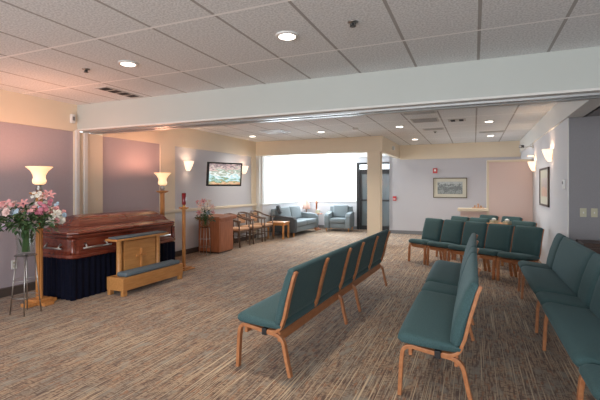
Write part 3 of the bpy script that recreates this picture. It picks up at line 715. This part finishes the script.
# the camera looks along (-.86,.5) from here, so spread blooms across (.5,.86)
random.seed(3)
ac = Vector((.51, .86, 0)); tow = Vector((.86, -.51, 0))
spec = [(-.26, .28, .05, 'rose', 'ivory'), (-.30, .22, .045, 'rose', 'blush'), (-.22, .34, .055, 'small', 'pink'), (-.14, .36, .05, 'small', 'pink'), (-.10, .26, .06, 'small', 'blue'), (-.02, .34, .07, 'lily', 'pink'),
        (.03, .20, .055, 'rose', 'lilac'), (.10, .44, .06, 'small', 'ivory'), (.16, .42, .08, 'lily', 'blush'), (.22, .44, .08, 'lily', 'pink'), (.14, .32, .07, 'small', 'magenta'), (.24, .36, .05, 'small', 'magenta'),
        (.28, .22, .06, 'lily', 'ivory'), (.34, .15, .055, 'rose', 'ivory'), (.24, .14, .06, 'lily', 'ivory'), (-.14, .17, .045, 'rose', 'lilac'), (-.20, .10, .035, 'rose', 'lilac'), (-.34, .30, .05, 'small', 'pink'),
        (-.36, .22, .045, 'small', 'ivory'), (-.18, .26, .05, 'rose', 'blush'), (.06, .30, .055, 'small', 'pink'), (-.06, .24, .04, 'small', 'ivory'), (.12, .24, .045, 'rose', 'magenta'), (.36, .24, .035, 'small', 'pink'),
        (-.40, .15, .03, 'small', 'magenta'), (.19, .26, .05, 'rose', 'blush')]
bl = []
for i, (s, z, r, k, c) in enumerate(spec):
    f = random.uniform(.02, .20); p = ac*s + tow*f; bl.append((p.x, p.y, .36+z-.12, r*1.05, k, c))
for i in range(16):
    p = ac*random.uniform(-.40, .40) + tow*random.uniform(.0, .2); bl.append((p.x, p.y, .36+random.uniform(.0, .24), random.uniform(.025, .04), random.choice(['small', 'rose']), random.choice(['ivory', 'lilac', 'blush', 'pink', 'ivory', 'blue'])))
for i in range(9):
    p = ac*random.uniform(-.28, .28) - tow*random.uniform(.05, .2); bl.append((p.x, p.y, .36+random.uniform(.05, .26), .05, random.choice(['rose', 'small', 'lily']), random.choice(['pink', 'ivory', 'blush', 'lilac'])))
bouquet((-4.755, 3.06, .682), 'large mixed pink white and lilac bouquet in clear glass vase at the casket head', [(.08, 0), (.092, .01), (.092, .12), (.105, .26), (.135, .36), (.133, .36), (.10, .26), (.087, .12), (.075, .02)], .36, bl, 420, .40, .36, 11, .09)
spec = [(-.14, .34, .09, 'lily', 'blush'), (-.05, .42, .09, 'lily', 'pink'), (.05, .36, .09, 'lily', 'ivory'), (.15, .30, .08, 'lily', 'blush'), (.0, .26, .09, 'lily', 'ivory'), (-.17, .20, .07, 'lily', 'pink'), (.11, .42, .07, 'lily', 'ivory'),
        (-.08, .20, .05, 'rose', 'ivory'), (.19, .18, .06, 'lily', 'pink'), (-.2, .42, .05, 'small', 'pink'), (.07, .18, .05, 'rose', 'blue')]
bl = []
for i, (s, z, r, k, c) in enumerate(spec):
    p = ac*s + tow*random.uniform(-.05, .10); bl.append((p.x, p.y, .22+z-.10, r, k, c))
bouquet((-5.30, 7.20, .602), 'smaller arrangement of pink and white lilies in round glass vase beside the lectern', [(.05, 0), (.085, .03), (.10, .09), (.085, .15), (.055, .19), (.075, .24), (.073, .24), (.05, .19), (.08, .14), (.09, .08), (.07, .03)], .22, bl, 110, .22, .26, 5, .06)

# ------------------------------------------------------------------ lectern
t = thing('lectern', 'reddish cherry wood lectern with slanted top against the left wall below the television', 'lectern', (-5.12, 7.46, 0))
MB().box(-.55, 0, 0, .56, .03, .74, .006).build('body', 'cherry', t)
MB().box(-.53, -.02, .02, .54, 0, .03).build('plinth', 'darkwood', t)
MB().loft([[(-.58, -.04, .74), (.06, -.04, .74), (.06, .62, .74), (-.58, .62, .74)], [(-.58, -.04, .775), (.06, -.04, .775), (.06, .62, .82), (-.58, .62, .82)]]).build('top', 'cherry', t, bevmod=.004)
MB().box(-.57, .02, -.03, -.01, .775, .80, .003).build('book_stop', 'cherry', t)
MB().box(0.0, .008, .04, .52, .08, .68, .002).build('front_panel', 'cherry', t)

# ------------------------------------------------------------------ armchairs of bent dark wood
def arm_chair(label, loc):
    t = thing('armchair', label, 'chair', loc, 0, 'dark wood armchairs along the left wall')   # faces +x
    MB().box(-.20, .24, -.22, .22, .40, .455, .018, 3).build('seat', 'tan', t, True)
    MB().box(-.19, .22, -.21, .21, .355, .40, .004).build('seat_frame', 'armwood', t)
    for x, y, z in ((.22, .23, .62), (.22, -.23, .62), (-.22, .21, .76), (-.22, -.21, .76)):
        MB().tube([(x*1.08, y*1.03, 0), (x, y, .40), (x*.98 if x > 0 else x*1.1, y*1.02, z)], [.014, .019, .015], 10).build('leg', 'armwood', t, True)
    pts = [(.27, -.245, .625), (.12, -.26, .64), (-.08, -.26, .69), (-.20, -.22, .755), (-.27, -.11, .785), (-.285, 0, .79), (-.27, .11, .785), (-.20, .22, .755), (-.08, .26, .69), (.12, .26, .64), (.27, .245, .625)]
    MB().tube(pts, [.018]+[.021]*9+[.018], 10).build('arm_rail', 'armwood', t, True)
    MB().grid(lambda u, v: (-.245-.03*math.sin(PI*u), -.18+.36*u, .50+.24*v), 8, 4).grid(lambda u, v: (-.275-.03*math.sin(PI*u), -.18+.36*u, .50+.24*v), 8, 4).build('backrest', 'tan', t, True)
    MB().tube([(-.22, -.2, .25), (-.22, .2, .25)], .010).tube([(.22, -.22, .20), (-.22, -.2, .22)], .010).tube([(.22, .22, .20), (-.22, .2, .22)], .010).build('stretcher', 'armwood', t, True)
    return t
ac0 = arm_chair('dark bentwood armchair with tan seat right next to the lectern', (-5.40, 8.62, 0))
dup(ac0, (-5.40, 9.27, 0), 0, 'middle dark bentwood armchair with tan seat along the left wall')
dup(ac0, (-5.40, 9.90, 0), 0, 'dark bentwood armchair with tan seat next to the light end table')
t = thing('end_table', 'light oak square end table between the armchairs and the sofa', 'table', (-5.13, 10.40, 0))
MB().box(-.27, .27, -.20, .20, .44, .475, .005).build('tabletop', 'oak', t)
MB().box(-.25, .25, -.18, -.16, .38, .44).box(-.25, .25, .16, .18, .38, .44).box(-.25, -.23, -.16, .16, .38, .44).box(.23, .25, -.16, .16, .38, .44).build('apron', 'oak', t)
for sx in (-1, 1):
    for sy in (-1, 1): MB().box(sx*.235-.022, sx*.235+.022, sy*.165-.022, sy*.165+.022, 0, .44, .003).build('leg', 'oak', t)

# ------------------------------------------------------------------ sofa, upholstered armchair (local: x towards sitter's front, y along)
def arm_mb(y0, y1, depth):
    prof = [(0, .12), (depth, .12), (depth+.02, .30), (depth+.01, .50), (depth-.05, .575), (depth-.30, .60), (.10, .63), (0, .60)]
    rings = []
    for y, s in ((y0, .96), (y0+.02, 1), (y1-.02, 1), (y1, .96)):
        rings.append([(depth/2+(x-depth/2)*s, y, .36+(z-.36)*s) for x, z in prof])
    return MB().loft(rings)
def sofa(name, label, cat, loc, rz, L, seats, armdark=False):
    t = thing(name, label, cat, loc, rz); D = .80; aw = .16
    MB().box(.02, D-.03, aw, L-aw, .12, .27, .01).build('base', 'sofa', t, True)
    arm_mb(0, aw, D).build('arm', 'sofadark' if armdark else 'sofa', t, label='charcoal end arm in shade' if False else None)  # near arm's shade put into its colour by a darker upholstery
    arm_mb(L-aw, L, D).build('arm', 'sofa', t)
    w = (L-2*aw)/seats
    for k in range(seats):
        MB().box(.20, D+.0, aw+k*w+.005, aw+(k+1)*w-.005, .275, .43, .035, 3).build('seat_cushion', 'sofa', t, True)
        m = Matrix.Translation((.22, 0, .42)) @ Matrix.Rotation(math.radians(-12), 4, 'Y')
        MB().box(-.10, .08, aw+k*w+.005, aw+(k+1)*w-.005, 0, .42, .045, 3).xf(m).build('back_cushion', 'sofa', t, True)
    MB().box(0, .14, .04, L-.04, .12, .80, .03, 3).build('back_frame', 'sofa', t, True)
    for x in (.06, D-.05):
        for y in (.06, L-.06): MB().lathe([(.018, 0), (.028, .12)], 12, (x, y, 0)).build('leg', 'oak', t)
    return t
s = sofa('sofa', 'blue-grey two-seat sofa with near arm coloured darker for shade under the side window', 'sofa', (-5.58, 10.75, 0), 0, 1.95, 2, True)
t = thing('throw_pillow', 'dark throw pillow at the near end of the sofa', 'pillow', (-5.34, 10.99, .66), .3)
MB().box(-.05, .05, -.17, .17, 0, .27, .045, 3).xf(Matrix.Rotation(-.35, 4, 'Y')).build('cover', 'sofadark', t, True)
t['category'] = 'pillow'
sofa('upholstered_armchair', 'pale blue-grey upholstered armchair under the bright far window', 'armchair', (-4.62, 13.42, 0), -PI/2+.10, .86, 1)
t = thing('pedestal_table', 'small round wooden pedestal table between sofa and upholstered armchair', 'table', (-4.93, 13.05, 0))
MB().lathe([(.16, .53), (.165, .54), (.16, .555)], 24).build('tabletop', 'cherry', t, True)
MB().lathe([(.13, 0), (.13, .02), (.04, .04), (.022, .08), (.022, .50), (.05, .53)], 20).build('pedestal', 'cherry', t, True)
t = thing('tissue_box', 'white tissue box on the round pedestal table by the far window', 'tissue box', (-4.93, 13.05, .555))
MB().box(-.06, .06, -.06, .06, 0, .11, .005).build('box', 'almond', t)
MB().lathe([(.03, .11), (.04, .13), (.01, .16)], 8).build('tissue', 'whitep', t, True)
t = thing('table_lamp', 'salmon-shaded lamp standing in the corner behind the sofa', 'lamp', (-5.35, 13.05, 0))
MB().lathe([(.12, 0), (.12, .02), (.015, .04), (.015, .72), (.05, .74)], 18).build('lamp_base', 'cherry', t, True)
MB().lathe([(.14, .70), (.14, .72), (.07, 1.0), (.068, 1.0), (.136, .71)], 24).build('lamp_shade', 'lampshade', t, True)
t = thing('pillar_candle_holder', 'slim brown wooden post holder beside the salmon-shaded lamp', 'candle holder', (-5.10, 13.38, 0))
MB().lathe([(.10, 0), (.10, .025), (.03, .04), (.028, .88), (.055, .90), (.055, .92)], 16).build('post', 'cherry', t, True)
MB().lathe([(.03, .92), (.03, .99)], 12).build('candle', 'tan', t)
